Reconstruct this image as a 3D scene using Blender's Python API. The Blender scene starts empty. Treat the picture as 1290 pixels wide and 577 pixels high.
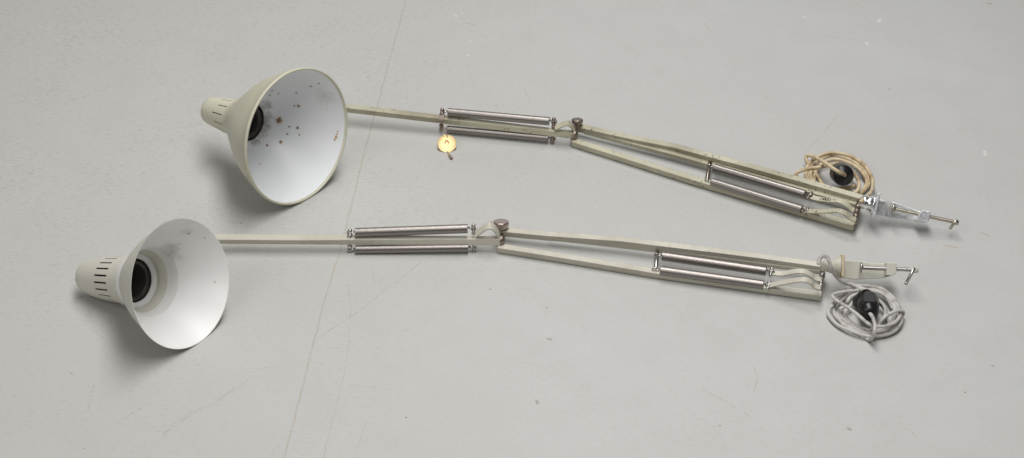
import bpy, bmesh, math, random
from mathutils import Vector as V, Matrix
from mathutils.bvhtree import BVHTree
random.seed(7)
S = bpy.context.scene
COL = S.collection

# ------------------------------------------------------------------ camera
F, CX, CY, D, ELEV = 2500.0, 645.0, 288.5, 2.75, math.radians(34)
CAM = V((0, -D*math.cos(ELEV), D*math.sin(ELEV)))
FW = (-CAM).normalized(); RT = V((1, 0, 0)); UP = RT.cross(FW)
cd = bpy.data.cameras.new('camera'); cam = bpy.data.objects.new('camera', cd); COL.objects.link(cam)
cam.matrix_world = Matrix.Translation(CAM) @ Matrix((RT, UP, -FW)).transposed().to_4x4()
cd.sensor_width = 36; cd.lens = 36*F/1290; cd.clip_start = .05; cd.clip_end = 100
S.camera = cam
S.render.resolution_x, S.render.resolution_y = 1024, 458

def ray(px, py): return (FW*F + RT*(px-CX) - UP*(py-CY)).normalized()
def at(px, py, z=0.0):
    d = ray(px, py); return CAM + d*((z-CAM.z)/d.z)
def on_plane(px, py, p0, n):
    d = ray(px, py); return CAM + d*((p0-CAM).dot(n)/d.dot(n))
def mpp(p): return (p-CAM).dot(FW)/F          # metres that one photo pixel spans at p

# ------------------------------------------------------------------ materials
class NT:
    def __init__(s, name):
        s.m = bpy.data.materials.new(name); s.m.use_nodes = True
        s.t = s.m.node_tree; s.b = s.t.nodes['Principled BSDF']
        s.tc = s.t.nodes.new('ShaderNodeTexCoord')
    def n(s, k, **kw):
        x = s.t.nodes.new('ShaderNode'+k)
        for a, v in kw.items(): setattr(x, a, v)
        return x
    def l(s, a, b): s.t.links.new(a, b)
    def put(s, sock, v):
        if isinstance(v, bpy.types.NodeSocket): s.l(v, sock)
        else: sock.default_value = v
    def math(s, op, a, b=0.0, c=0.0, clamp=False):
        x = s.n('Math', operation=op, use_clamp=clamp)
        for i, v in enumerate((a, b, c)): s.put(x.inputs[i], v)
        return x.outputs[0]
    def vec(s, op, a, b=(0, 0, 0), out=0):
        x = s.n('VectorMath', operation=op); s.put(x.inputs[0], a); s.put(x.inputs[1], b)
        return x.outputs[out]
    def noise(s, scale, detail=3, rough=.55, vec=None, out='Fac', dist=0):
        x = s.n('TexNoise'); x.inputs['Scale'].default_value = scale; x.inputs['Detail'].default_value = detail
        x.inputs['Roughness'].default_value = rough; x.inputs['Distortion'].default_value = dist
        s.l(vec if vec is not None else s.tc.outputs['Object'], x.inputs['Vector']); return x.outputs[out]
    def ramp(s, f, lo, hi, a=0.0, b=1.0, smooth=True):
        x = s.n('MapRange'); x.interpolation_type = 'SMOOTHSTEP' if smooth else 'LINEAR'
        for i, v in enumerate((f, lo, hi, a, b)): s.put(x.inputs[i], v)
        return x.outputs[0]
    def mix(s, f, a, b):
        x = s.n('Mix', data_type='RGBA'); s.put(x.inputs[0], f)
        s.put(x.inputs[6], a if not isinstance(a, tuple) else (*a, 1)); s.put(x.inputs[7], b if not isinstance(b, tuple) else (*b, 1))
        return x.outputs[2]
    def scaled(s, v):
        x = s.n('Mapping'); s.l(s.tc.outputs['Object'], x.inputs[0]); x.inputs['Scale'].default_value = v; return x.outputs[0]
    def bump(s, h, strength, dist):
        x = s.n('Bump'); x.inputs['Strength'].default_value = strength; x.inputs['Distance'].default_value = dist
        s.l(h, x.inputs['Height']); s.l(x.outputs[0], s.b.inputs['Normal'])
    def out(s, col, rough, metal=0.0, coat=0.0):
        s.put(s.b.inputs['Base Color'], col if not isinstance(col, tuple) else (*col, 1))
        s.put(s.b.inputs['Roughness'], rough); s.put(s.b.inputs['Metallic'], metal)
        s.b.inputs['Coat Weight'].default_value = coat
        return s.m

def paint(name, base, dirt, amount, rough=.42, chips=None, chip_amt=.70, edge=0):
    t = NT(name)
    big = t.noise(9, 4); fine = t.noise(120, 5, .7)
    c = t.mix(t.ramp(big, .35, .75, 0, amount), base, dirt)
    c = t.mix(t.ramp(fine, .56, .78, 0, amount*.9), c, dirt)
    if chips:
        e = t.n('NewGeometry')
        k = t.math('ADD', t.noise(260, 4, .7), t.math('MULTIPLY', t.noise(22, 3), .45))
        c = t.mix(t.ramp(k, chip_amt+.16, chip_amt+.22), c, chips)
    if edge:                                              # paint rubbed off along the corners
        bv = t.n('Bevel', samples=4); bv.inputs['Radius'].default_value = .0016
        g = t.n('NewGeometry'); dt = t.vec('DOT_PRODUCT', bv.outputs[0], g.outputs['Normal'], 1)
        k = t.math('MULTIPLY', t.ramp(dt, .80, .97, 1, 0), t.ramp(t.math('ADD', t.noise(45, 5, .7), t.math('MULTIPLY', t.noise(240, 3), .4)), .62, .80))
        c = t.mix(t.math('MULTIPLY', k, edge), c, chips)
    t.bump(t.noise(500, 2), .05, .0005)
    return t.out(c, t.ramp(fine, .3, .8, rough-.06, rough+.14))

def metal(name, base, rough, dirt=(.05, .04, .03), amt=.4, scale=160):
    t = NT(name); f = t.noise(scale, 4, .65)
    return t.out(t.mix(t.ramp(f, .48, .75, 0, amt), base, dirt), t.ramp(f, .3, .75, rough, rough+.2), t.ramp(f, .5, .8, 1, 1-amt*.6))

M = {}
M['grey_paint'] = paint('grey_paint', (.57, .545, .455), (.37, .33, .255), .55, chips=(.16, .13, .10), chip_amt=.76, edge=.45)
M['green_paint'] = paint('green_paint', (.53, .505, .375), (.24, .205, .135), .85, chips=(.09, .07, .045), chip_amt=.68, edge=.9)
M['grey_shade'] = paint('grey_shade', (.625, .60, .52), (.52, .49, .41), .45)
M['green_shade'] = paint('green_shade', (.61, .59, .465), (.46, .43, .32), .5)
M['clamp_paint'] = paint('clamp_paint', (.68, .67, .58), (.48, .44, .35), .4)
M['spring_steel'] = NT('spring_steel').out((.285, .26, .242), .37, 1.0)
M['old_steel'] = metal('old_steel', (.33, .27, .23), .34, (.09, .065, .05), .6)
M['steel'] = metal('steel', (.52, .50, .47), .25, (.2, .17, .14), .3)
M['chrome'] = metal('chrome', (.86, .86, .87), .14, (.45, .45, .45), .25, 60)
M['rough_alloy'] = metal('rough_alloy', (.90, .905, .92), .36, (.55, .55, .58), .2, 200)
M['brass_rod'] = metal('brass_rod', (.50, .46, .375), .28, (.22, .18, .12), .3)
M['knob_metal'] = metal('knob_metal', (.52, .44, .39), .28, (.22, .16, .13), .35)
M['bakelite'] = NT('bakelite').out((.012, .011, .011), .32)
M['socket_black'] = NT('socket_black').out((.045, .038, .032), .45)
M['dark_inside'] = NT('dark_inside').out((.10, .09, .075), .6)  # dark base colour paints in the shade inside the socket housing
M['tan_edge'] = paint('tan_edge', (.70, .62, .45), (.58, .33, .17), .65)
t = NT('cream_cord'); M['cream_cord'] = t.out(t.mix(t.ramp(t.noise(70, 4), .42, .72), (.64, .525, .345), (.34, .235, .12)), .5)
t = NT('grey_cord'); M['grey_cord'] = t.out(t.mix(t.ramp(t.noise(90, 4), .45, .75), (.53, .505, .48), (.27, .24, .21)), .5)
t = NT('string_fibre'); M['string'] = t.out((.35, .25, .15), .8)

# ------------------------------------------------------------------ mesh helpers
def link(name, bm, mat, parent=None, bevel=0, smooth=True, solid=0, mats=None):
    bmesh.ops.recalc_face_normals(bm, faces=bm.faces) if not solid else None
    me = bpy.data.meshes.new(name); bm.to_mesh(me); bm.free()
    for m in (mats or [mat]): me.materials.append(m)
    o = bpy.data.objects.new(name, me); COL.objects.link(o)
    if smooth:
        for p in me.polygons: p.use_smooth = True
    if solid:
        k = o.modifiers.new('thickness', 'SOLIDIFY'); k.thickness = solid; k.offset = -1
        if mats: k.material_offset = 1
    if bevel:
        k = o.modifiers.new('bevel', 'BEVEL'); k.width = bevel; k.segments = 2; k.limit_method = 'ANGLE'; k.angle_limit = math.radians(40)
        k.harden_normals = True
    if parent:
        o.parent = parent
        P = parent; w = Matrix()
        chain = []
        while P: chain.append(P); P = P.parent
        for q in reversed(chain): w = w @ q.matrix_parent_inverse @ q.matrix_basis
        o.matrix_parent_inverse = w.inverted()
    return o

def empty(name, loc, label, cat, group=None):
    o = bpy.data.objects.new(name, None); COL.objects.link(o); o.location = loc
    o.empty_display_size = .05
    o['label'] = label; o['category'] = cat
    if group: o['group'] = group
    return o

def catmull(pts, n=6, closed=False):
    P = [V(p) for p in pts]; out = []; N = len(P)
    rng = range(N if closed else N-1)
    for i in rng:
        if closed: a, b, c, d = (P[(i+k) % N] for k in (-1, 0, 1, 2))
        else: a, b, c, d = P[max(i-1, 0)], P[i], P[i+1], P[min(i+2, N-1)]
        for j in range(n):
            u = j/n
            out.append(.5*((2*b)+(c-a)*u+(2*a-5*b+4*c-d)*u*u+(3*b-a-3*c+d)*u**3))
    if not closed: out.append(P[-1])
    return out

def tube(bm, pts, r, seg=12, cap=True, radii=None, flat=None):
    """round tube along points; flat=(fa, fb) scales the section"""
    P = [V(p) for p in pts]; rings = []; up = None
    for i, p in enumerate(P):
        t = (P[min(i+1, len(P)-1)]-P[max(i-1, 0)]).normalized()
        if up is None:
            up = V((0, 0, 1)) if abs(t.z) < .9 else V((0, 1, 0))
        s = t.cross(up).normalized(); up = s.cross(t).normalized()
        rr = radii[i] if radii else r
        fa, fb = flat or (1, 1)
        rings.append([bm.verts.new(p + (s*math.cos(a)*fa + up*math.sin(a)*fb)*rr) for a in (2*math.pi*k/seg for k in range(seg))])
    for a, b in zip(rings, rings[1:]):
        for k in range(seg): bm.faces.new((a[k], a[(k+1) % seg], b[(k+1) % seg], b[k]))
    if cap:
        bm.faces.new(rings[0][::-1]); bm.faces.new(rings[-1])

def sweep(bm, pts, upv, w, h, roll=0):
    """rectangular bar along points, w across, h along upv"""
    P = [V(p) for p in pts]; rings = []
    for i, p in enumerate(P):
        t = (P[min(i+1, len(P)-1)]-P[max(i-1, 0)]).normalized()
        s = t.cross(upv).normalized(); u = s.cross(t).normalized()
        if roll: R = Matrix.Rotation(roll[i] if isinstance(roll, (list, tuple)) else roll, 3, t); s = R @ s; u = R @ u
        rings.append([bm.verts.new(p+s*a*w/2+u*b*h/2) for a, b in ((-1, -1), (1, -1), (1, 1), (-1, 1))])
    for a, b in zip(rings, rings[1:]):
        for k in range(4): bm.faces.new((a[k], a[(k+1) % 4], b[(k+1) % 4], b[k]))
    bm.faces.new(rings[0][::-1]); bm.faces.new(rings[-1])

def box(bm, o, ax, lo, hi, taper=None):
    """box in the frame (o, ax) from lo to hi"""
    vs = []
    for x, y, z in ((0, 0, 0), (1, 0, 0), (1, 1, 0), (0, 1, 0), (0, 0, 1), (1, 0, 1), (1, 1, 1), (0, 1, 1)):
        c = [(lo, hi)[k][i] for i, k in enumerate((x, y, z))]
        if taper and x: c[1], c[2] = taper[0][y], taper[1][z]
        vs.append(bm.verts.new(o+ax[0]*c[0]+ax[1]*c[1]+ax[2]*c[2]))
    for f in ((0, 3, 2, 1), (4, 5, 6, 7), (0, 1, 5, 4), (2, 3, 7, 6), (1, 2, 6, 5), (0, 4, 7, 3)): bm.faces.new([vs[i] for i in f])

def prism(bm, o, ax, poly, z0, z1):
    a = [bm.verts.new(o+ax[0]*x+ax[1]*y+ax[2]*z0) for x, y in poly]; b = [bm.verts.new(o+ax[0]*x+ax[1]*y+ax[2]*z1) for x, y in poly]
    n = len(poly)
    bm.faces.new(a[::-1]); bm.faces.new(b)
    for k in range(n): bm.faces.new((a[k], a[(k+1) % n], b[(k+1) % n], b[k]))

def lathe(bm, prof, seg=96, mat=None, skip=None, origin=V((0, 0, 0)), ax=None):
    """prof = [(axial, radius)]; axis along ax[2]"""
    ax = ax or (V((1, 0, 0)), V((0, 1, 0)), V((0, 0, 1))); rings = []
    for t, r in prof:
        if r < 1e-7: rings.append([bm.verts.new(origin+ax[2]*t)]*seg); continue
        rings.append([bm.verts.new(origin+ax[2]*t+(ax[0]*math.cos(2*math.pi*k/seg)+ax[1]*math.sin(2*math.pi*k/seg))*r) for k in range(seg)])
    for i, (a, b) in enumerate(zip(rings, rings[1:])):
        for k in range(seg):
            if skip and skip(i, k): continue
            q = []
            for v in (a[k], a[(k+1) % seg], b[(k+1) % seg], b[k]):
                if v not in q: q.append(v)
            if len(q) > 2:
                f = bm.faces.new(q)
                if mat: f.material_index = mat(i)

def frame(z, hint=V((0, 0, 1))):
    z = z.normalized(); x = hint.cross(z)
    if x.length < 1e-3: x = V((1, 0, 0)).cross(z)
    x.normalize(); return (x, z.cross(x), z)

def ball(bm, c, r, sc=(1, 1, 1)):
    m = Matrix.Translation(c) @ Matrix.Diagonal((*sc, 1))
    bmesh.ops.create_uvsphere(bm, u_segments=14, v_segments=9, radius=r, matrix=m)

def ring(bm, c, ax, R, r, n=20):
    tube(bm, [c+ax[0]*math.cos(a)*R+ax[1]*math.sin(a)*R for a in (2*math.pi*k/n for k in range(n+1))], r, 8, False)

# ------------------------------------------------------------------ generic lamp parts
def make_spring(lamp, a, b, R, pitch=.00155, wire=.00072):
    a, b = V(a), V(b); ax = frame(b-a); L = (b-a).length; n = int(L/pitch)
    bm = bmesh.new(); prof = [(0, 0), (0, R*.8)]
    for i in range(n*6+1):                               # close-wound turns: a fine ridge per turn
        prof.append((L*i/(n*6), R-wire*.12*(1-abs(math.sin(math.pi*i/6)))))
    prof += [(L, R*.8), (L, 0)]
    lathe(bm, prof, 28, origin=a, ax=ax)
    sp = link('spring', bm, M['spring_steel'], lamp)
    for e, d in ((a, -ax[2]), (b, ax[2])):
        h = bmesh.new()
        tube(h, catmull([e-d*.002+ax[0]*R*.8, e+d*.0015+ax[0]*R*.5, e+d*.0035, e+d*.006], 5), .0011, 8)
        ring(h, e+d*.0082, (d, ax[1], ax[0]), .0027, .0011)
        link('hook', h, M['steel'], sp)
    return sp

def make_pin(lamp, p, axis, half, r, mat, name='spring_pin', heads=True):
    bm = bmesh.new(); tube(bm, [p-axis*half, p+axis*half], r, 14)
    if heads:
        for s in (-1, 1):
            ball(bm, p+axis*half*s, r*1.25)
            ring(bm, p+axis*(half-.006)*s, frame(axis)[:2], r*1.15, .0009)
    return link(name, bm, mat, lamp)

def make_lever(lamp, pts, axis, h, mat, name='tension_lever', thick=.0022, text=None):
    bm = bmesh.new(); sweep(bm, catmull(pts, 6), axis, thick, h)
    return link(name, bm, mat, lamp, bevel=.0005)

def make_knob(lamp, c, axis, r, mat):
    ax = frame(axis); bm = bmesh.new(); k = r/.0105
    prof = [(-.016, .0040), (-.0095, .0042), (-.0070, .0048), (-.0045, .0066), (-.002, .0094), (.0005, .0108), (.0045, .0108), (.0060, .0104), (.0065, .0094), (.0062, .0075), (.0060, .004), (.0059, 0)]
    lathe(bm, [(t*k, q*k) for t, q in prof], 64, origin=c, ax=ax)
    return link('knob', bm, mat, lamp)

# ------------------------------------------------------------------ shades
def shade_frame(c, N):
    """matrix with local +z pointing from the rim to the tail"""
    ax = frame(-V(N)); return Matrix.Translation(V(c)) @ Matrix((ax[0], ax[1], ax[2])).transposed().to_4x4()

def place(o, mw, parent=None):
    o.matrix_world = mw
    if parent is not None: o.parent = parent; o.matrix_parent_inverse = Matrix()

mm = .001
def sc(prof): return [(t*mm, r*mm) for t, r in prof]

def make_shade(lamp, c, N, outer, inner, house, slots, seg, outmat, inmat, inreg, socket, extra=None, crease=0, bowl=0):
    """outer + inner profiles of the cone (rim first), housing profile with vent slots"""
    mw = shade_frame(c, N)
    bm = bmesh.new()
    prof = sc(outer[::-1] + inner); no = len(outer)
    lathe(bm, prof, 128, mat=lambda i: 0 if i < no-1+inreg or (bowl and i >= bowl) else 1)
    shade = link('lamp_shade', bm, None, lamp, mats=[outmat, inmat]); shade.matrix_basis = mw
    # housing with real cut vent slots
    hp = []
    for i, p in enumerate(house): hp.append(p)
    bm = bmesh.new(); lathe(bm, sc(hp), seg, skip=slots)
    hs = link('socket_housing', bm, None, None, solid=.0011, mats=[outmat, M['dark_inside']])
    bm = hs.data
    # normals outward
    b2 = bmesh.new(); b2.from_mesh(bm); bmesh.ops.recalc_face_normals(b2, faces=b2.faces)
    f0 = max(b2.faces, key=lambda f: f.calc_center_median().xy.length); cen = f0.calc_center_median()
    if f0.normal.dot(V((cen.x, cen.y, 0))) < 0: bmesh.ops.reverse_faces(b2, faces=b2.faces)
    b2.to_mesh(bm); b2.free()
    for p in bm.polygons: p.use_smooth = True
    if crease:
        k = shade.modifiers.new('split', 'EDGE_SPLIT'); k.split_angle = math.radians(crease)
    hs.parent = shade
    es = hs.modifiers.new('split', 'EDGE_SPLIT'); es.split_angle = math.radians(35)
    bm = bmesh.new(); lathe(bm, sc(socket), 48)
    for k in range(10):                                   # moulded ribs of the lamp holder
        a = 2*math.pi*k/10; R = (max(q_[1] for q_ in socket)-2.0)*mm; z0 = min(q_[0] for q_ in socket)*mm
        box(bm, V((0, 0, 0)), (V((math.cos(a), math.sin(a), 0)), V((-math.sin(a), math.cos(a), 0)), V((0, 0, 1))), (R-.001, -.0012, z0+.002), (R+.0016, .0012, z0+.02))
    so = link('bulb_socket', bm, M['socket_black'], None); so.parent = shade
    if extra:
        bm = bmesh.new(); lathe(bm, sc(extra), 128)
        rf = link('inner_reflector', bm, inmat, None); rf.parent = shade
    return shade, mw

def interior_paint(name, base, shade_mw, spots, centre_bvh=None, smudges=()):
    """white inside with rust spots at object-space points"""
    t = NT(name); fine = t.noise(260, 5, .7); big = t.noise(14, 3)
    c = t.mix(t.ramp(big, .4, .8, 0, .25), base, tuple(x*.85 for x in base))
    c = t.mix(t.ramp(fine, .64, .76, 0, .35), c, (.45, .43, .40))
    for p, r, col, amt in smudges:
        d = t.math('ADD', t.vec('DISTANCE', t.tc.outputs['Object'], tuple(p), 1), t.math('MULTIPLY', t.math('SUBTRACT', t.noise(90, 5, .7), .5), r*2.2))
        c = t.mix(t.ramp(d, r*.2, r, amt, 0), c, col)
    wob = t.math('MULTIPLY', t.math('SUBTRACT', t.noise(380, 5, .7), .5), .0056)
    for p, r, col in spots:
        d = t.math('ADD', t.vec('DISTANCE', t.tc.outputs['Object'], tuple(p), 1), wob)
        c = t.mix(t.ramp(d, r*.9, r*1.9, .45, 0), c, (.50, .36, .22))
        c = t.mix(t.ramp(d, r*.65, r*1.05, 1, 0), c, col)
    t.out(c, .38)
    return t.m

# ------------------------------------------------------------------ the arm plane of a lamp lying on its side
class ArmPlane:
    """the lower arm lies on the floor: two bars side by side, the farther one a little raised"""
    def __init__(s, elbow, base, lean):
        s.P0 = at(*elbow); P1 = at(*base); s.T = (P1-s.P0).normalized()
        h = V((0, 0, 1)).cross(s.T).normalized()                 # horizontal, away from the camera
        s.a = (V((0, 0, 1))*math.cos(lean) + h*math.sin(lean))
        s.a = (s.a - s.T*s.a.dot(s.T)).normalized()              # pivot axis
        s.f = s.T.cross(s.a).normalized()                        # across the arm, towards the camera
        if s.f.y > 0: s.f = -s.f
    def p(s, px, py, off=0.0): return on_plane(px, py, s.P0+s.f*off, s.f)
    def level(s, px, py, q): return on_plane(px, py, q, s.a)

def make_bar(lamp, name, edge, a, f, w, h, corner, mat):
    """bar whose visible front-top ('t') or front-bottom ('b') edge runs through the points"""
    k = -1 if corner == 't' else 1          # 't': the front top edge, 'b': the front bottom edge; f is up, a is away
    pts = [p + f*(k*h/2) + a*(w/2) for p in edge]
    bm = bmesh.new(); sweep(bm, pts, f, w, h)
    return link(name, bm, mat, lamp, bevel=.0008)

# ================================================================== grey lamp (nearer)
gl = empty('clamp_lamp', at(829, 351, 0), 'nearer grey spring-arm lamp with stepped shade, painted clamp and grey cord coil', 'lamp', 'pair of spring-arm clamp lamps lying on the floor')
outer = [(0, 82.7), (18, 73.8), (37, 63.6), (53, 53.6), (65, 45.2), (73, 39.4), (78, 36.2), (80, 35.2), (96, 33.8), (98, 31.4)]
inner = [(.3, 81.8), (28, 63.6), (55, 45.0), (65, 42.6), (75, 39.6), (86, 34.0), (88, 28.6)]
house = [(97, 31.4), (103, 31.0), (108.5, 30.7), (134, 29.4), (155, 26.4), (170, 23.9), (178, 22.2), (182.3, 19.8), (184.8, 15.5), (186, 8), (186, 0)]
C1, N1 = (-.4178, -.2405, .0787), (.7846, -.5313, .3194)
sh1, mw1 = make_shade(gl, C1, N1, outer, inner, house, lambda i, k: i == 2 and k % 8 < 2, 160, M['grey_shade'], M['grey_shade'], 0,
                      [(106, 28), (100, 28.2), (89.5, 28.2), (89.5, 22.8), (92, 21.5), (125, 18), (125, 0)], crease=13)
def on_shade(obj, mw, px, py):
    dg = [v.co.copy() for v in obj.data.vertices]; bv = BVHTree.FromPolygons(dg, [list(p.vertices) for p in obj.data.polygons])
    im = mw.inverted(); o = im @ CAM; d = (im.to_3x3() @ ray(px, py)).normalized()
    return bv.ray_cast(o, d)[0]
h = lambda x, y: on_shade(sh1, mw1, x, y)
sm = [(h(214, 314), .020, (.33, .30, .25), .40), (h(222, 322), .014, (.33, .30, .25), .25), (h(236, 292), .012, (.38, .35, .30), .25)]
sp = [(h(237.6, 294.5), .0014, (.30, .28, .24)), (h(271, 355), .0010, (.5, .49, .45)), (h(258, 300), .0008, (.35, .33, .28))]
sh1.data.materials[1] = interior_paint('grey_shade_inside', (.84, .835, .815), mw1, sp, smudges=sm)

G = M['grey_paint']; BW, BH = .0090, .0102
A = ArmPlane((627, 318.5, .0012), (1034, 379.3, .0030), math.radians(75.5))
a, f = A.a, A.f
make_bar(gl, 'arm_bar', [A.p(627, 318.5), A.p(724, 333.8), A.p(821, 350.0), A.p(1034, 379.3)], a, f, BW, BH, 'b', G)
make_bar(gl, 'arm_bar', [A.p(632.5, 292, BH), A.p(686.5, 297.1, BH), A.p(730, 300.3, BH), A.p(782, 304, BH), A.p(821.5, 308.9, BH), A.p(900.7, 318.2, BH), A.p(960, 325.8, BH), A.p(1039, 336.8, BH)], a, f, BW, BH, 't', G)
make_bar(gl, 'parallel_rod', [A.p(690, 303.0, -.002), A.p(730, 307.2, -.003), A.p(777, 312.6, -.004), A.p(821.5, 318, -.005), A.p(1033, 346.3, -.005)], a, f, .0075, .0074, 'b', G)
mid = .0048
def axle(lamp, PL, p_lo, p_hi, r, mat, name, collars=0):
    lo, hi = PL.p(*p_lo, mid), PL.p(*p_hi, mid)
    ax = (hi-lo).normalized(); bm = bmesh.new(); tube(bm, [lo, hi], r, 20)
    L = (hi-lo).length
    for k in range(collars):
        c = lo+ax*L*(.25+.5*k/max(1, collars-1)); fr = frame(ax)
        lathe(bm, [(-.0035, r), (-.0035, r*1.3), (.0035, r*1.3), (.0035, r)], 24, origin=c, ax=fr)
    return link(name, bm, mat, lamp), lo, hi
axle(gl, A, (1031.5, 374.5), (1037.5, 337.5), .0030, M['steel'], 'base_axle', 3)
bm = bmesh.new(); ball(bm, A.p(1037.8, 331.8, .0085), .0026, (1, 1, .8)); link('rivet', bm, M['steel'], gl)
_, elo, ehi = axle(gl, A, (630, 315), (632.2, 291), .0032, M['steel'], 'elbow_axle', 0)
make_knob(gl, at(631.2, 284.2, .024), V((.03, .22, .97)).normalized(), .0105, M['knob_metal'])
# springs and pins of the lower arm
make_spring(gl, A.p(834.5, 322.6, .0085), A.p(965, 341.6, .0085), .0062)
make_spring(gl, A.p(832, 340.8, .0115), A.p(962, 358.9, .0115), .0062)
lo, hi = A.p(825.3, 347, mid), A.p(828.2, 315, mid)
make_pin(gl, (lo+hi)/2, (hi-lo).normalized(), (hi-lo).length/2, .0028, M['steel'], heads=False)
for q in ((971.5, 342.5, .0085), (968, 359.8, .0115)): make_pin(gl, A.p(*q), a, .0052, .0021, M['steel'])
q = A.p(971.5, 342.5, .0085)
make_lever(gl, [A.level(x, y, q) for x, y in ((971, 343), (985, 345), (1000, 342.2), (1012, 342), (1021, 346), (1027, 350.6), (1036, 352.4))], a, .0082, G)
q = A.p(968, 359.8, .0115)
make_lever(gl, [A.level(x, y, q) for x, y in ((967, 360), (982, 357), (1000, 353.6), (1013, 352.4), (1021, 355.4), (1026, 360.2), (1034, 363))], a, .0082, G)
# upper arm: one bar between the elbow ends
def upper_arm(lamp, left, right, zl, zr, w, hgt, mat, extra, roll, tip):
    L, R = at(*left, zl), at(*right, zr); d = (R-L).normalized()
    hz = V((0, 0, 1)).cross(d).normalized(); lean = math.radians(9)
    aa = V((0, 0, 1))*math.cos(lean)+hz*math.sin(lean); aa = (aa-d*aa.dot(d)).normalized(); ff = d.cross(aa)
    if ff.y > 0: ff = -ff
    n_ = 14; bm = bmesh.new()                # slightly twisted along its length, as an old bar is
    us = [-extra/(R-L).length] + [k/n_ for k in range(1, n_)] + [1+tip/(R-L).length]
    sweep(bm, [L.lerp(R, u) for u in us], aa, w, hgt, [roll[0]+(roll[1]-roll[0])*min(1, max(0, (u-.30)/.5)) for u in us])
    o = link('upper_arm', bm, mat, lamp, bevel=.0008)
    return L, R, d, aa, ff
L, R, d, aa, ff = upper_arm(gl, (280, 301), (627, 303.3), 0.0185, .0165, .0105, .0095, G, .075, (math.radians(27), math.radians(2)), .003)
U = lambda x, y, off=0: on_plane(x, y, R+ff*off, ff)
print('arm1 grey z', [round(U(*q).z, 4) for q in ((447, 293), (589, 288), (448, 314.5), (590, 312))])
make_spring(gl, U(447.5, 293), U(589, 288), .0063)
make_spring(gl, U(448, 314.3, .004), U(590, 312.2, .004), .0060)
lo, hi = U(440.7, 315), U(441, 290.5)
make_pin(gl, (lo+hi)/2, (hi-lo).normalized(), (hi-lo).length/2, .0024, M['steel'])
for q, hh in (((596.5, 289), .006), ((597, 312.5), .005)):
    make_pin(gl, U(*q), aa, hh, .0023, M['steel'])
zc = U(598, 292); fw_ = V((0, 1, .12)).normalized(); pl = R+V((0, .004, 0))
make_lever(gl, [on_plane(x, y, pl, fw_) for x, y in ((600, 294.5), (606, 290.2), (612, 286), (617, 284.6), (622, 287), (626, 292), (629, 297.5))], fw_, .014, G, 'elbow_lever')
bm = bmesh.new(); ball(bm, on_plane(618.3, 280.2, zc+aa*.005, aa), .0020); link('rivet', bm, M['steel'], gl)
bm = bmesh.new(); c = R+d*.0045; tube(bm, [c-aa*.007, c+aa*.007], .0052, 18); link('elbow_bush', bm, M['old_steel'], gl)
# swivel bracket behind the shade
def bracket(lamp, armend, C, N, t, R, mat):
    n = V(N); q = V(C)-n*t; dirn = (armend-q); dirn -= n*dirn.dot(n); dirn.normalize()
    bm = bmesh.new(); tube(bm, catmull([armend+V((.01, 0, 0)), armend, armend.lerp(q+dirn*R, .55)+V((-.006, .004, .004)), q+dirn*(R-.002)], 5), .005, 12)
    link('swivel_bracket', bm, mat, lamp)
bracket(gl, L-d*.07, C1, N1, .104, .0312, M['old_steel'])

# ------------------------------------------------------------------ clamps
def clamp_frame(p, q, z0, z1):
    P, Q = at(*p, z0), at(*q, z1); x = (Q-P).normalized(); v = (CAM-P).normalized()
    z = (v-x*v.dot(x)).normalized(); y = z.cross(x)
    return P, (x, y, z), mpp(P)

def make_clamp(lamp, O, ax, s, post, plate, slab, boss, disc, rod, head, handle, body, padmat, rodmat, headmat, postmat, edge=None):
    bm = bmesh.new(); X, Y, Z = ax
    sl = [(x*s, y*s) for x, y in slab['poly']]
    prism(bm, O, ax, sl, slab['z'][0]*s, slab['z'][1]*s)
    prism(bm, O, ax, [(x*s, y*s) for x, y in boss['poly']], boss['z'][0]*s, boss['z'][1]*s)
    cl = link('clamp', bm, body, lamp, bevel=.0012)
    bm = bmesh.new(); lathe(bm, [(t*s, r*s) for t, r in post], 24, origin=O, ax=(Y, Z, X)); link('swivel_post', bm, postmat, cl)
    bm = bmesh.new(); box(bm, O, ax, [v*s for v in plate[0]], [v*s for v in plate[1]]); link('jaw_plate', bm, padmat, cl, bevel=.0009)
    bm = bmesh.new(); fr = (Y, Z, X)
    n = int((rod[1]-rod[0])/.9); prof = [(disc[0], 0), (disc[0], disc[2]), (disc[1], disc[2]*.92), (disc[1]+.4, rod[2])]
    for k in range(n+1):
        t = rod[0]+(rod[1]-rod[0])*k/n
        if t > disc[1]+1: prof += [(t, rod[2]), (t+.45, rod[2]*.86)]
    prof.append((rod[1], 0))
    lathe(bm, [(t*s, r*s) for t, r in prof], 24, origin=O, ax=fr)
    sc_ = link('clamp_screw', bm, rodmat, cl)
    bm = bmesh.new(); lathe(bm, [(t*s, r*s) for t, r in head], 20, origin=O, ax=fr); link('screw_head', bm, headmat, cl)
    bm = bmesh.new(); tube(bm, [O+X*x*s+Y*y*s+Z*z*s for x, y, z in handle[:2]], handle[2]*s, 12); ball(bm, O+(X*handle[1][0]+Y*handle[1][1]+Z*handle[1][2])*s, handle[2]*s*1.15)
    link('tommy_bar', bm, rodmat, cl)
    return cl

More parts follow.
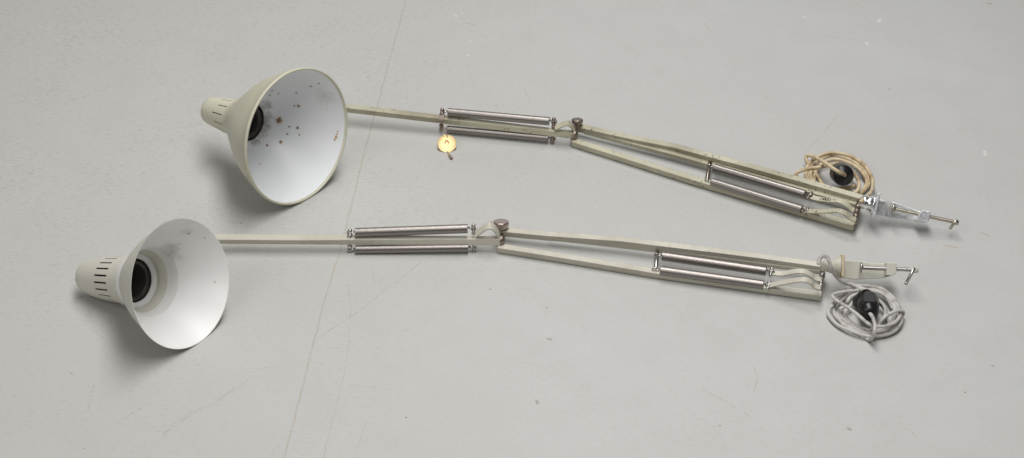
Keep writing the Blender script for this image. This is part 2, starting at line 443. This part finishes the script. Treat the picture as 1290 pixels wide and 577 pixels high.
O, ax, s = clamp_frame((1061, 336.2), (1152, 340), .037, .036)
make_clamp(gl, O, ax, s,
    post=[(-27, 0), (-27, 6), (-19, 7), (-14, 8.5), (-4, 13.5), (-2.2, 13.5), (-2.2, 0)],
    plate=((-2, -12, -16), (1.6, 15.5, 11)),
    slab=dict(poly=[(1.4, 8.8), (20, 8.3), (47, 6.0), (55, 7.6), (66, 5), (66, -8), (58, -11), (48, -13), (20, -15.2), (1.4, -14.6), (-4, -14)], z=(-19, -14)),
    boss=dict(poly=[(54.6, 8.0), (66.6, 8.0), (67, 5), (67, -6), (62, -8.6), (54.6, -8.4)], z=(-14.2, 6)),
    disc=(22.4, 24.6, 7.0), rod=(25, 88, 2.75), head=[(85.5, 0), (85.5, 3.6), (87, 4), (92, 4), (95, 3.2), (95, 0)],
    handle=((90, 3, 3), (80.5, -17.3, 2), 2.1), body=M['clamp_paint'], padmat=M['tan_edge'], rodmat=M['steel'], headmat=M['clamp_paint'], postmat=G)

# ------------------------------------------------------------------ cords
def make_cord(lamp, strands, r, mat, flat=None):
    bm = bmesh.new()
    for st in strands: tube(bm, catmull(st, 7), r, 12, flat=flat)
    return link('power_cord', bm, mat, lamp)
def zc(pts, ox, oy, k): return [at(ox+x/k, oy+y/k, max(z, 2.2)*mm) for x, y, z in pts]
q = lambda pts: zc(pts, 1035, 350, 6.41)
feed = [at(x, y, z*mm) for x, y, z in ((1031, 333, 50), (1032.5, 326, 55), (1037, 322.3, 58), (1042.3, 324.5, 58), (1045, 331, 54), (1048, 340, 45), (1054, 349, 34), (1060, 354.6, 26), (1069, 358, 20), (1080, 362, 17), (1090, 369, 18), (1097, 376, 15), (1107, 381, 12), (1114, 390, 10), (1116, 400, 8), (1110, 408, 5))]
gs = [feed,
 q([(340, 62, 12), (230, 92, 10), (150, 150, 9), (95, 215, 9), (60, 250, 8), (60, 300, 6), (130, 380, 5), (250, 432, 7), (380, 470, 6), (520, 460, 5), (610, 410, 6), (648, 330, 8), (632, 250, 10), (570, 150, 13), (470, 82, 14), (330, 62, 12), (230, 75, 10), (150, 120, 7)]),
 q([(230, 45, 15), (330, 85, 18), (400, 105, 16), (490, 130, 13), (560, 190, 11), (590, 270, 9), (570, 350, 7), (470, 420, 5), (330, 420, 4), (200, 385, 3), (115, 310, 3), (105, 245, 4), (160, 180, 6), (260, 120, 9), (360, 95, 11), (460, 110, 11), (540, 180, 10), (575, 250, 8)]),
 q([(150, 250, 5), (155, 310, 4), (225, 375, 4), (340, 440, 5), (460, 440, 6), (560, 410, 8), (620, 340, 9), (612, 260, 10), (560, 180, 11), (500, 120, 11), (420, 85, 11)]),
 q([(205, 250, 8), (190, 300, 6), (230, 360, 5), (310, 400, 5), (400, 430, 6)]),
 q([(180, 235, 7), (135, 270, 5), (140, 330, 4), (200, 395, 3.5), (320, 455, 3)]),
 q([(300, 100, 15), (180, 112, 17), (105, 130, 18), (90, 150, 19), (125, 185, 20), (215, 240, 23), (300, 305, 23), (370, 365, 20), (440, 392, 18), (530, 388, 16), (605, 350, 14), (635, 290, 13), (610, 215, 12), (545, 150, 12), (470, 110, 12), (390, 90, 12)]),
 q([(400, 150, 20), (460, 180, 17), (508, 230, 14), (515, 290, 11), (480, 365, 9), (400, 420, 7)]),
 q([(392, 290, 30), (412, 318, 32), (430, 375, 28), (428, 440, 22), (408, 485, 11), (385, 500, 4), (350, 480, 2.5)]),
 q([(465, 368, 10), (500, 325, 16), (555, 288, 19), (612, 266, 19), (652, 270, 15), (655, 295, 7), (600, 300, 4)]),
 q([(200, 205, 9), (235, 155, 11), (290, 128, 12), (350, 112, 12)]),
 q([(215, 250, 9), (260, 190, 10), (310, 150, 11)])]
cg = make_cord(gl, gs, .00225, M['grey_cord'], (1.15, .95))
# plug: a dark moulded body lying in the coil
P0 = q([(385, 300, 25)])[0]; P1 = q([(372, 175, 19)])[0]; dx = (P1-P0).normalized(); L_ = (P1-P0).length
bm = bmesh.new()
lathe(bm, [(0, 0), (0, .006), (.003, .010), (.010, .0130), (.014, .0135), (.0145, .0127), (.018, .0127), (.0185, .0138), (L_-.006, .0145), (L_-.002, .0138), (L_, .011), (L_, 0)], 36, origin=P0, ax=frame(dx))
c_ = P0.lerp(P1, .5)
w_ = q([(285, 200, 10)])[0]; e_ = q([(345, 175, 20)])[0]
lathe(bm, [(0, 0), (0, .008), (.002, .0095), (.016, .0125), (.022, .012), (.022, 0)], 28, origin=w_, ax=frame(e_-w_))
box(bm, c_+V((0, 0, .0108)), frame(dx), (-.007, -.004, -.010), (.007, .004, .012))
link('plug', bm, M['bakelite'], cg, bevel=.001)

# ================================================================== greenish lamp (farther)
hl = empty('clamp_lamp', at(889, 241, 0), 'farther greenish worn lamp with rust-spotted white shade inside, chrome clamp and cream cord coil', 'lamp', 'pair of spring-arm clamp lamps lying on the floor')
outer = [(-1.0, 97.4), (.3, 98.2), (2.6, 98.0), (4, 96.6), (22, 90.5), (40, 82.5), (56, 73.5), (70, 64), (84, 54), (97, 44.5), (108, 36.5), (115, 31.5), (121, 28.3), (126, 26.8)]
inner = [(-1.6, 96.4), (-.8, 95.0), (2.5, 94.8), (22, 88.6), (40, 80.3), (56, 71), (70, 61), (83, 50), (92, 40), (96.5, 32), (98, 27.5)]
house = [(124, 27.0), (126, 26.4), (130, 26.0), (148, 24.0), (153, 23.4), (166, 21.9), (176, 20.6), (181, 19.3), (184.3, 16), (186, 10), (186, 0)]
C2, N2 = (-.2989, .0857, .0972), (.7598, -.6355, .1370)
sh2, mw2 = make_shade(hl, C2, N2, outer, inner, house, lambda i, k: (k % 18 == 0 and i in (1, 2)) or (k % 18 == 9 and i in (2, 3)), 108, M['green_shade'], M['green_shade'], 3,
                      [(145, 24), (100, 26.5), (100, 21), (103, 19), (140, 17), (140, 0)])
h2 = lambda x, y: on_shade(sh2, mw2, x, y)
br = (.20, .12, .07)
sp2 = [(h2(x, y), r*.00105, br) for x, y, r in ((391.6, 108.6, 1.6), (401.5, 105, 1.5), (373.4, 117, 1.4), (350.9, 117.8, 1.3), (342.7, 114.6, 1.3), (340, 120, 1.2), (376, 133.7, 2.0), (371.1, 133.4, 1.4), (351.4, 152, 3.8), (352.5, 149.5, 2.0), (364.7, 159.7, 1.1), (374.8, 161, 1.9), (362, 169, 1.1), (377, 169.6, .9), (353.5, 179.2, 2.3), (336.6, 183, 1.5), (328, 206, .9), (410, 121, .8))]
sp2 += [(h2(x, y), r*.0012, (.50, .27, .11)) for x, y, r in ((425.3, 166, 1.0), (424.2, 169.5, 1.2), (423, 173, 1.5), (421.7, 176, 1.3))]
sh2.data.materials[1] = interior_paint('white_shade_inside', (.85, .865, .875), mw2, sp2, smudges=[(h2(331, 136), .016, (.22, .19, .15), .6), (h2(334, 150), .016, (.22, .19, .15), .6), (h2(330, 163), .016, (.22, .19, .15), .6), (h2(321, 177), .013, (.22, .19, .15), .6), (h2(410, 122), .022, (.5, .48, .44), .35)])
H = M['green_paint']
A = ArmPlane((720, 184.5, .0015), (1074.9, 291.2, .0045), math.radians(76)); a, f = A.a, A.f
make_bar(hl, 'arm_bar', [A.p(720, 184.5), A.p(800, 210.0), A.p(865, 230.8), A.p(892, 238.8), A.p(1000, 269.8), A.p(1074.9, 291.2)], a, f, BW, BH, 'b', H)
make_bar(hl, 'arm_bar', [A.p(724, 159.5, BH), A.p(762, 168.2, BH), A.p(800, 176.3, BH), A.p(848.5, 185.8, BH), A.p(897, 198.8, BH), A.p(945, 211.5, BH), A.p(1000, 226.6, BH), A.p(1085, 250.8, BH)], a, f, BW, BH, 't', H)
make_bar(hl, 'parallel_rod', [A.p(735, 169, -.002), A.p(800, 186.6, -.003), A.p(848.5, 199.4, -.004), A.p(889.8, 211, -.005), A.p(1000, 241.8, -.005), A.p(1078, 262.2, -.005)], a, f, .0075, .0074, 'b', H)
axle(hl, A, (1074.5, 287), (1083, 252), .0033, M['old_steel'], 'base_axle', 4)
bm = bmesh.new(); ball(bm, A.p(1084.5, 248.3, .0085), .0022, (1, 1, .7)); link('rivet', bm, M['old_steel'], hl)
axle(hl, A, (721, 181), (724.5, 158), .0032, M['old_steel'], 'elbow_axle')
make_knob(hl, at(727.2, 154.2, .026), V((.0, .22, .97)).normalized(), .0083, M['old_steel'])
make_spring(hl, A.p(899.7, 211.2, .0085), A.p(1014, 244.8, .0085), .0060)
make_spring(hl, A.p(897, 229.5, .0115), A.p(1010, 264, .0115), .0060)
lo, hi = A.p(889.2, 234, mid), A.p(894.8, 204, mid)
make_pin(hl, (lo+hi)/2, (hi-lo).normalized(), (hi-lo).length/2, .0030, M['old_steel'], heads=False)
for q in ((1019.5, 246.8, .0085), (1015.5, 266, .0115)): make_pin(hl, A.p(*q), a, .0052, .0021, M['old_steel'])
q = A.p(1019.5, 246.8, .0085)
make_lever(hl, [A.level(x, y, q) for x, y in ((1019, 247.5), (1032, 251), (1046, 252.5), (1058, 253.5), (1067, 258.5), (1073, 264), (1081, 267.5))], a, .0082, H)
q = A.p(1015.5, 266, .0115)
make_lever(hl, [A.level(x, y, q) for x, y in ((1015, 266), (1030, 266.5), (1044, 266), (1056, 265.5), (1065, 269), (1071, 274), (1078, 278))], a, .0082, H)
# worn dark stamping on the end of the upper tension lever, no longer legible
bm = bmesh.new(); q = A.p(1019.5, 246.8, .0085)
lv = [A.level(x, y, q) for x, y in ((1032, 251), (1046, 252.5), (1058, 253.5))]
strokes = ((0, ((-.4, -1), (.4, 1))), (1, ((-.4, 1), (0, -1))), (1, ((0, -1), (.5, 1))), (2, ((-.5, 1), (-.2, -1))), (2, ((-.2, -1), (.1, .6))), (2, ((.1, .6), (.4, -1))), (3, ((-.3, -1), (-.3, 1))), (3, ((-.3, 1), (.4, 1))), (3, ((-.3, 0), (.3, 0))), (3, ((-.3, -1), (.4, -1))), (4, ((-.2, 1), (-.2, -1))), (4, ((-.2, -1), (.4, -.9))), (5.4, ((-.3, .8), (.3, .2))), (6.2, ((.2, .9), (-.3, -.4))))
for k, st in strokes:
    base_p = lambda u: lv[0].lerp(lv[1], u) if u < 1 else lv[1].lerp(lv[2], u-1)
    p0, p1 = [base_p(.18+(k*2.6+x*2.0)/12.5)+a*(y*.0022)+A.f*.0013 for x, y in st]
    tube(bm, [p0, p1], .00042, 6)
link('stamped_mark', bm, M['bakelite'], hl)
L, R, d, aa, ff = upper_arm(hl, (437, 136.2), (720, 169.4), 0.025, .0185, .0098, .0092, H, .06, (math.radians(20), math.radians(8)), .003)
print('arm1 green z', [round(U(*q).z, 4) for q in ((564.6, 141.3), (692, 152.6), (563, 162.9), (690.7, 174.9))])
make_spring(hl, U(564.6, 141.2), U(692, 152.8), .0062)
make_spring(hl, U(563.5, 162.6), U(690.7, 174.3), .0058)
lo, hi = U(555.8, 162.5), U(557, 138.5)
make_pin(hl, (lo+hi)/2, (hi-lo).normalized(), (hi-lo).length/2, .0025, M['old_steel'])
for q, hh in (((697.5, 155), .006), ((696, 174.8), .005)): make_pin(hl, U(*q), aa, hh, .0025, M['old_steel'])
zc_ = U(699, 157); pl = R+V((0, .003, 0))
make_lever(hl, [on_plane(x, y, pl, fw_) for x, y in ((699, 161), (705, 158.8), (711, 156.2), (715, 155.4), (719, 158), (722, 162), (724.5, 166))], fw_, .011, H, 'elbow_lever')
bm = bmesh.new(); ball(bm, on_plane(717.5, 153.4, zc_+aa*.004, aa), .0018); link('rivet', bm, M['old_steel'], hl)
bm = bmesh.new(); c = R+d*.0045; tube(bm, [c-aa*.0065, c+aa*.0065], .0050, 18); link('elbow_bush', bm, M['old_steel'], hl)
bm = bmesh.new(); c = U(557, 148.5); tube(bm, [c-d*.004, c+d*.004], .0078, 4); link('spring_collar', bm, M['old_steel'], hl, bevel=.0005)
bracket(hl, L-d*.055, C2, N2, .128, .0268, M['old_steel'])

O, ax, s = clamp_frame((1103.5, 258), (1206, 280.6), .036, .022)
make_clamp(hl, O, ax, s,
    post=[(-21, 0), (-21, 5), (-18, 6), (-17, 8.4), (-14, 8.8), (-11.5, 8.0), (-8, 9.0), (-5, 11), (-2.4, 13.5), (-2.2, 0)],
    plate=((-2.2, -15, -15), (2.0, 15, 10)),
    slab=dict(poly=[(1.8, 8), (22, 8.2), (40, 6.5), (52, 4.8), (60, 5), (66, 3), (66, -9), (58, -9.5), (44, -11), (20, -13), (1.8, -14.6)], z=(-18, -13)),
    boss=dict(poly=[(57, 6.5), (67, 6.5), (68, 3), (68, -6), (64, -8), (52, -8.5), (54, 0)], z=(-13.2, 6)),
    disc=(20.5, 23, 7.4), rod=(24, 103, 2.5), head=[(99, 0), (99, 3.1), (104.5, 3.1), (105, 0)],
    handle=((101.5, 4, 2), (96.5, -8.2, 0), 1.9), body=M['rough_alloy'], padmat=M['rough_alloy'], rodmat=M['brass_rod'], headmat=M['steel'], postmat=M['chrome'])
bm = bmesh.new(); box(bm, O, ax, [v*s for v in (2.2, -14, -12.6)], [v*s for v in (19, 7, -4)], taper=((-13*s, 8*s), (-12.6*s, -7*s)))
link('jaw_block', bm, M['rough_alloy'], bpy.data.objects['clamp.001'], bevel=.002)

q = lambda pts: zc(pts, 995, 185, 6.79)
hs = [
 q([(470, 243, 31), (462, 236, 36), (438, 224, 41), (400, 203, 44), (370, 185, 43), (325, 152, 38), (270, 118, 30), (205, 85, 23), (158, 72, 20), (138, 90, 16), (146, 125, 12), (175, 165, 9), (210, 205, 6), (245, 262, 4), (285, 328, 3), (330, 370, 2.8)]),
 q([(420, 140, 16), (330, 158, 20), (250, 175, 21), (150, 190, 20), (80, 210, 18), (52, 235, 14), (65, 260, 10), (125, 290, 6), (200, 335, 4)]),
 q([(165, 300, 5), (140, 245, 6), (145, 180, 9), (195, 115, 13), (280, 66, 16), (360, 50, 17), (460, 62, 17), (560, 100, 16), (640, 160, 15), (692, 240, 15), (710, 310, 18), (698, 380, 27), (660, 425, 38), (618, 462, 46), (600, 475, 46)]),
 q([(190, 300, 4), (178, 235, 6), (198, 170, 8), (260, 108, 11), (350, 74, 12), (450, 84, 13), (550, 128, 12), (635, 205, 11), (680, 285, 9), (660, 345, 7), (600, 400, 5)]),
 q([(205, 310, 4), (215, 235, 5), (250, 170, 8), (310, 125, 12), (400, 108, 15), (500, 133, 15), (590, 188, 13), (648, 260, 10), (655, 325, 7), (600, 400, 5)]),
 q([(415, 150, 16), (490, 178, 19), (550, 230, 19), (590, 300, 17), (582, 370, 12), (540, 402, 8)]),
 q([(225, 235, 3), (260, 290, 3), (310, 340, 3), (400, 357, 3), (500, 350, 3), (560, 330, 3)]),
 q([(165, 200, 4), (160, 260, 3), (200, 320, 3)])]
ch = make_cord(hl, hs, .0027, M['cream_cord'])
Pc = q([(466, 250, 30)])[0]; dx = V((-.1, .92, -.36)).normalized()
bm = bmesh.new(); lathe(bm, [(-.002, 0), (-.002, .006), (0, .0075), (.001, .013), (.003, .0148), (.008, .0152), (.024, .0150), (.027, .0135), (.027, 0)], 40, origin=Pc, ax=frame(dx))
link('plug', bm, M['bakelite'], ch)

# ================================================================== brass tag tied to the farther lamp
tc = at(563, 181.2, .0075); tg = empty('brass_tag', at(563, 183, 0), 'round brass tag hanging by a string from the farther lamp\'s spring end', 'tag')
nz = V((.06, -.60, .80)).normalized(); ax = frame(nz)
ax = (V((1, 0, 0))-nz*nz.x, nz.cross(V((1, 0, 0))), nz); ax = (ax[0].normalized(), ax[1].normalized(), nz)
s = mpp(tc); bm = bmesh.new()
lathe(bm, [(-.0008, 0), (-.0008, 11.5*s), (0, 12.1*s), (.0011, 12.1*s), (.0013, 11.5*s), (.0009, 10.9*s), (.0007, 10*s), (.0008, 0)], 64, origin=tc, ax=ax)
for k in range(26):                                             # worn raised lettering round the edge
    if k in (6, 7, 19, 20): continue
    th = 2*math.pi*k/26; c = tc+(ax[0]*math.cos(th)+ax[1]*math.sin(th))*9.3*s+nz*.0006
    u = ax[0]*math.cos(th)+ax[1]*math.sin(th); w = nz.cross(u)
    box(bm, c, (u, w, nz), (-.6*s, -random.uniform(.15, .4)*s, 0), (.6*s, random.uniform(.15, .4)*s, .00018))
t = NT('brass'); M['brass'] = t.out(t.mix(t.ramp(t.noise(300, 4, .7), .5, .75, 0, .5), (.66, .51, .26), (.40, .28, .13)), .48, .6)
disc = link('disc', bm, M['brass'], tg)
t = NT('red_enamel'); M['red'] = t.out((.42, .12, .06), .5)
bm = bmesh.new()
tube(bm, catmull([tc+ax[0]*x*s+ax[1]*y*s+nz*.0007 for x, y in ((-2.6, .4), (-1.6, 2.8), (-.2, 4.2), (1.2, 3.0), (2.2, .6))], 5), .0008, 8)
link('red_mark', bm, M['red'], disc)
bm = bmesh.new()
pin = U(556.2, 158.5)
tube(bm, catmull([pin+V((-.003, -.002, 0)), pin+V((.001, -.0045, -.002)), at(558.5, 166, .012), tc+ax[1]*11*s+nz*.002, tc+ax[1]*9.3*s+nz*.001], 5), .0007, 8)
link('string', bm, M['string'], tg)
bm = bmesh.new()
pts = [tc-ax[1]*11.4*s+nz*.001, at(565.5, 193.8, .003), at(566.5, 196.2, .0025), at(568, 198.5, .003)]
for k, (u, v) in enumerate(zip(pts, pts[1:])):
    m_ = (u+v)/2; dr = (v-u).normalized(); sd = dr.cross(nz if k % 2 else ax[0]).normalized(); Lr = (v-u).length*.62
    tube(bm, [m_+dr*Lr*math.cos(b)+sd*.0013*math.sin(b) for b in (2*math.pi*i/16 for i in range(17))], .00055, 6, False)
link('chain', bm, M['brass'], tg)
bm = bmesh.new(); tube(bm, [at(567, 197, .003), at(569.3, 199.6, .0025)], .0019, 10); link('chain_end', bm, M['old_steel'], tg)

# ================================================================== the floor
t = NT('floor_paint'); oc = t.tc.outputs['Object']
wn = t.n('TexNoise'); wn.inputs['Scale'].default_value = 45; wn.inputs['Detail'].default_value = 4; t.l(oc, wn.inputs['Vector'])
wob = t.vec('MULTIPLY', t.vec('SUBTRACT', wn.outputs['Color'], (.5, .5, .5)), (.0045, .0045, 0))
wc = t.vec('ADD', oc, wob)
def seg_dist(p, q, co):
    p, q = V(p), V(q); d = q-p; L = d.length; d = d/L
    r = t.vec('SUBTRACT', co, tuple(p))
    k = t.math('MINIMUM', t.math('MAXIMUM', t.vec('DOT_PRODUCT', r, tuple(d), 1), 0.0), L)
    x = t.n('VectorMath', operation='SCALE'); x.inputs[0].default_value = tuple(d); t.l(k, x.inputs['Scale'])
    return t.vec('DISTANCE', r, x.outputs[0], 1)
def line(pts, w, co=wc):
    P = [at(*p) for p in pts]; D_ = None
    for p, q in zip(P, P[1:]):
        e = seg_dist(p, q, co); D_ = e if D_ is None else t.math('MINIMUM', D_, e)
    return t.ramp(D_, w*.35, w, 1, 0)
def union(ms):
    r = ms[0]
    for m in ms[1:]: r = t.math('MAXIMUM', r, m)
    return r
base = t.mix(t.ramp(t.noise(1.6, 3), .3, .7), (.494, .491, .470), (.524, .522, .506))
base = t.mix(t.ramp(t.noise(14, 5, .6), .35, .7, 0, .5), base, (.480, .477, .458))
# the left side of the floor is a touch warmer and browner, with more scuffing
sx = t.n('SeparateXYZ'); t.l(oc, sx.inputs[0])
left = t.ramp(t.math('ADD', sx.outputs[0], t.math('MULTIPLY', t.noise(2.2, 3), .5)), -.45, .75, 1, 0)
base = t.mix(t.math('MULTIPLY', left, .35), base, (.482, .468, .438))
def fleck(rot, seed):
    x = t.n('Mapping'); t.l(wc, x.inputs[0]); x.inputs['Rotation'].default_value = (0, 0, rot); x.inputs['Scale'].default_value = (1, 2.6, 1); x.inputs['Location'].default_value = (seed, seed*1.7, 0)
    return t.noise(100, 4, .62, x.outputs[0])
patch = t.ramp(t.noise(6, 4, .6), .35, .65, .35, 1)
fl, fl2, fl3 = fleck(.12, 0), fleck(-.45, 3.1), fleck(1.2, 7.3)
dense = t.math('MULTIPLY', left, t.ramp(t.math('ADD', sx.outputs[1], t.math('MULTIPLY', t.noise(3, 3), .5)), -.15, .45, .25, 1))
amt = lambda l_, r_: t.math('MULTIPLY', patch, t.math('ADD', t.math('MULTIPLY', dense, l_-r_), r_))
base = t.mix(t.math('MULTIPLY', t.ramp(fl, .53, .66), amt(.52, .14)), base, (.36, .315, .25))
base = t.mix(t.math('MULTIPLY', t.ramp(fl2, .55, .68), amt(.42, .14)), base, (.33, .295, .25))
base = t.mix(t.math('MULTIPLY', t.ramp(fl3, .56, .69), amt(.36, .13)), base, (.36, .31, .25))
base = t.mix(t.math('MULTIPLY', t.ramp(t.noise(330, 4, .7), .52, .72), .30), base, (.40, .385, .36))
base = t.mix(t.ramp(t.noise(60, 6, .75, t.scaled((.5, 1.5, 1))), .60, .78, 0, .35), base, (.60, .60, .59))
# tiny grit specks
v = t.n('TexVoronoi'); v.inputs['Scale'].default_value = 16; t.l(t.vec('ADD', oc, t.vec('MULTIPLY', t.vec('SUBTRACT', t.noise(900, 2, out='Color'), (.5, .5, .5)), (.0016, .0016, 0))), v.inputs['Vector'])
sc_ = t.n('SeparateColor'); t.l(v.outputs['Color'], sc_.inputs[0])
base = t.mix(t.math('MULTIPLY', t.ramp(v.outputs['Distance'], .012, .028, 1, 0), t.math('GREATER_THAN', sc_.outputs[0], .72)), base, (.16, .13, .10))
# hairline cracks and scratches, at their places on the floor
brk = t.noise(60, 4, .65)
crack = line([(514, -14), (511, 0), (492, 72), (478, 122), (459, 192), (440, 270), (427, 320), (407, 384), (377, 504), (357, 580)], .0017)
base = t.mix(t.math('MULTIPLY', crack, t.ramp(brk, .28, .62, .2, .62)), base, (.40, .345, .27))
fine = union([line([(438, 358), (442, 385), (440, 425), (434, 470), (424, 510), (407, 578)], .0011),
              line([(440, 484), (500, 492)], .0010), line([(468, 330), (472, 358)], .0009), line([(462, 528), (446, 577)], .0009)])
base = t.mix(t.math('MULTIPLY', fine, t.ramp(brk, .35, .6, .08, .40)), base, (.38, .33, .27))
scr = union([line([(206, 546), (226, 533), (252, 514)], .0013), line([(212, 538), (240, 519)], .0009), line([(246, 520), (275, 505), (296, 488)], .0010), line([(270, 503), (292, 494), (318, 474)], .0009), line([(322, 466), (356, 460)], .0008),
             line([(392, 432), (450, 393), (492, 360), (533, 328)], .0009), line([(118, 484), (110, 518)], .0008),
             line([(115, 415), (130, 426)], .0009), line([(155, 528), (178, 514)], .0010),
             line([(1012, 196), (1035, 170), (1056, 144)], .0008), line([(995, 42), (1080, 50)], .0008), line([(886, 28), (898, 42)], .0008),
             line([(882, 488), (915, 507), (944, 524)], .0008), line([(950, 462), (954, 476), (950, 494)], .0008),
             line([(1143, 540), (1158, 552)], .0008), line([(660, 112), (668, 128)], .0008), line([(60, 335), (90, 329)], .0010)])
base = t.mix(t.math('MULTIPLY', scr, t.ramp(t.noise(130, 5, .75), .40, .60, .04, .62)), base, (.28, .26, .22))
dots = union([line([(x, y), (x+dx_, y+dy_)], w) for x, y, dx_, dy_, w in ((617, 364, .8, .2, .0020), (625, 133, 1, .2, .0020), (513, 123, .8, .2, .0018), (1069, 540, 2.5, 1.5, .0028), (1251, 461, 1.2, .6, .0024), (907, 536, .8, .3, .0018), (1119, 112, 2, .4, .0022), (1244, 4, 5, .5, .0024), (1263, 139, .6, .3, .0018), (676, 505, 1.5, 3, .0026), (690, 427, 4, .6, .0026), (966, 123, 1, .4, .0016), (238, 371, 1, .5, .0018), (90, 470, .8, .4, .0018), (305, 252, .8, .2, .0018), (688, 388, 2, -.6, .0018))])
base = t.mix(t.math('MULTIPLY', dots, .45), base, (.12, .10, .08))
tan = union([line([(589, 29.5), (598, 31.5)], .0024), line([(1190, 309), (1206, 312)], .0020), line([(1236, 293), (1246, 297)], .0022)])
base = t.mix(t.math('MULTIPLY', tan, .6), base, (.42, .30, .20))
wh = union([line([(574, 19.5), (575, 20.5)], .0032), line([(592, 51), (593, 52)], .0022), line([(589, 69), (590, 70)], .0022), line([(1107, 27), (1108, 25)], .0045), line([(1092, 56), (1092, 53)], .0030), line([(1013, 21), (1014, 22)], .0026), line([(1240, 190), (1241, 195)], .003)])
base = t.mix(t.math('MULTIPLY', wh, .6), base, (.72, .71, .68))
t.bump(t.math('ADD', t.math('MULTIPLY', t.noise(160, 4, .65), .6), t.math('MULTIPLY', crack, -.8)), .12, .0012)
floor_mat = t.out(base, t.ramp(fl, .3, .8, .50, .62))
bm = bmesh.new(); bmesh.ops.create_grid(bm, x_segments=2, y_segments=2, size=4)
fo = link('floor', bm, floor_mat, None, smooth=False); fo['kind'] = 'structure'

# ================================================================== studio light
def area(name, loc, target, sx_, sy_, power, col=(1, 1, 1)):
    ld = bpy.data.lights.new(name, 'AREA'); ld.shape = 'RECTANGLE'; ld.size = sx_; ld.size_y = sy_; ld.energy = power; ld.color = col
    o = bpy.data.objects.new(name, ld); COL.objects.link(o)
    d = (V(target)-V(loc)).normalized(); o.location = loc; o.rotation_euler = d.to_track_quat('-Z', 'Y').to_euler()
    return o
area('softbox', (.15, .02, 2.6), (0, 0, 0), 3.2, .8, 76, (1, .99, .98))
area('side_fill', (-1.7, -2.0, 2.1), (0, 0, 0), 2.0, 1.6, 22, (1, .99, .975))  # unseen fill light, added to brighten the lamp shades
area('back_softbox', (0, 3.0, .9), (0, 0, 0), 3.6, 1.3, 10, (.98, .99, 1))
WS = .06
w = bpy.data.worlds.new('World'); S.world = w; w.use_nodes = True
w.node_tree.nodes['Background'].inputs[0].default_value = (.93, .96, 1, 1); w.node_tree.nodes['Background'].inputs[1].default_value = WS
S.view_settings.view_transform = 'Standard'; S.view_settings.look = 'None'; S.view_settings.exposure = 0; S.view_settings.gamma = 1
S.view_settings.use_curve_mapping = False
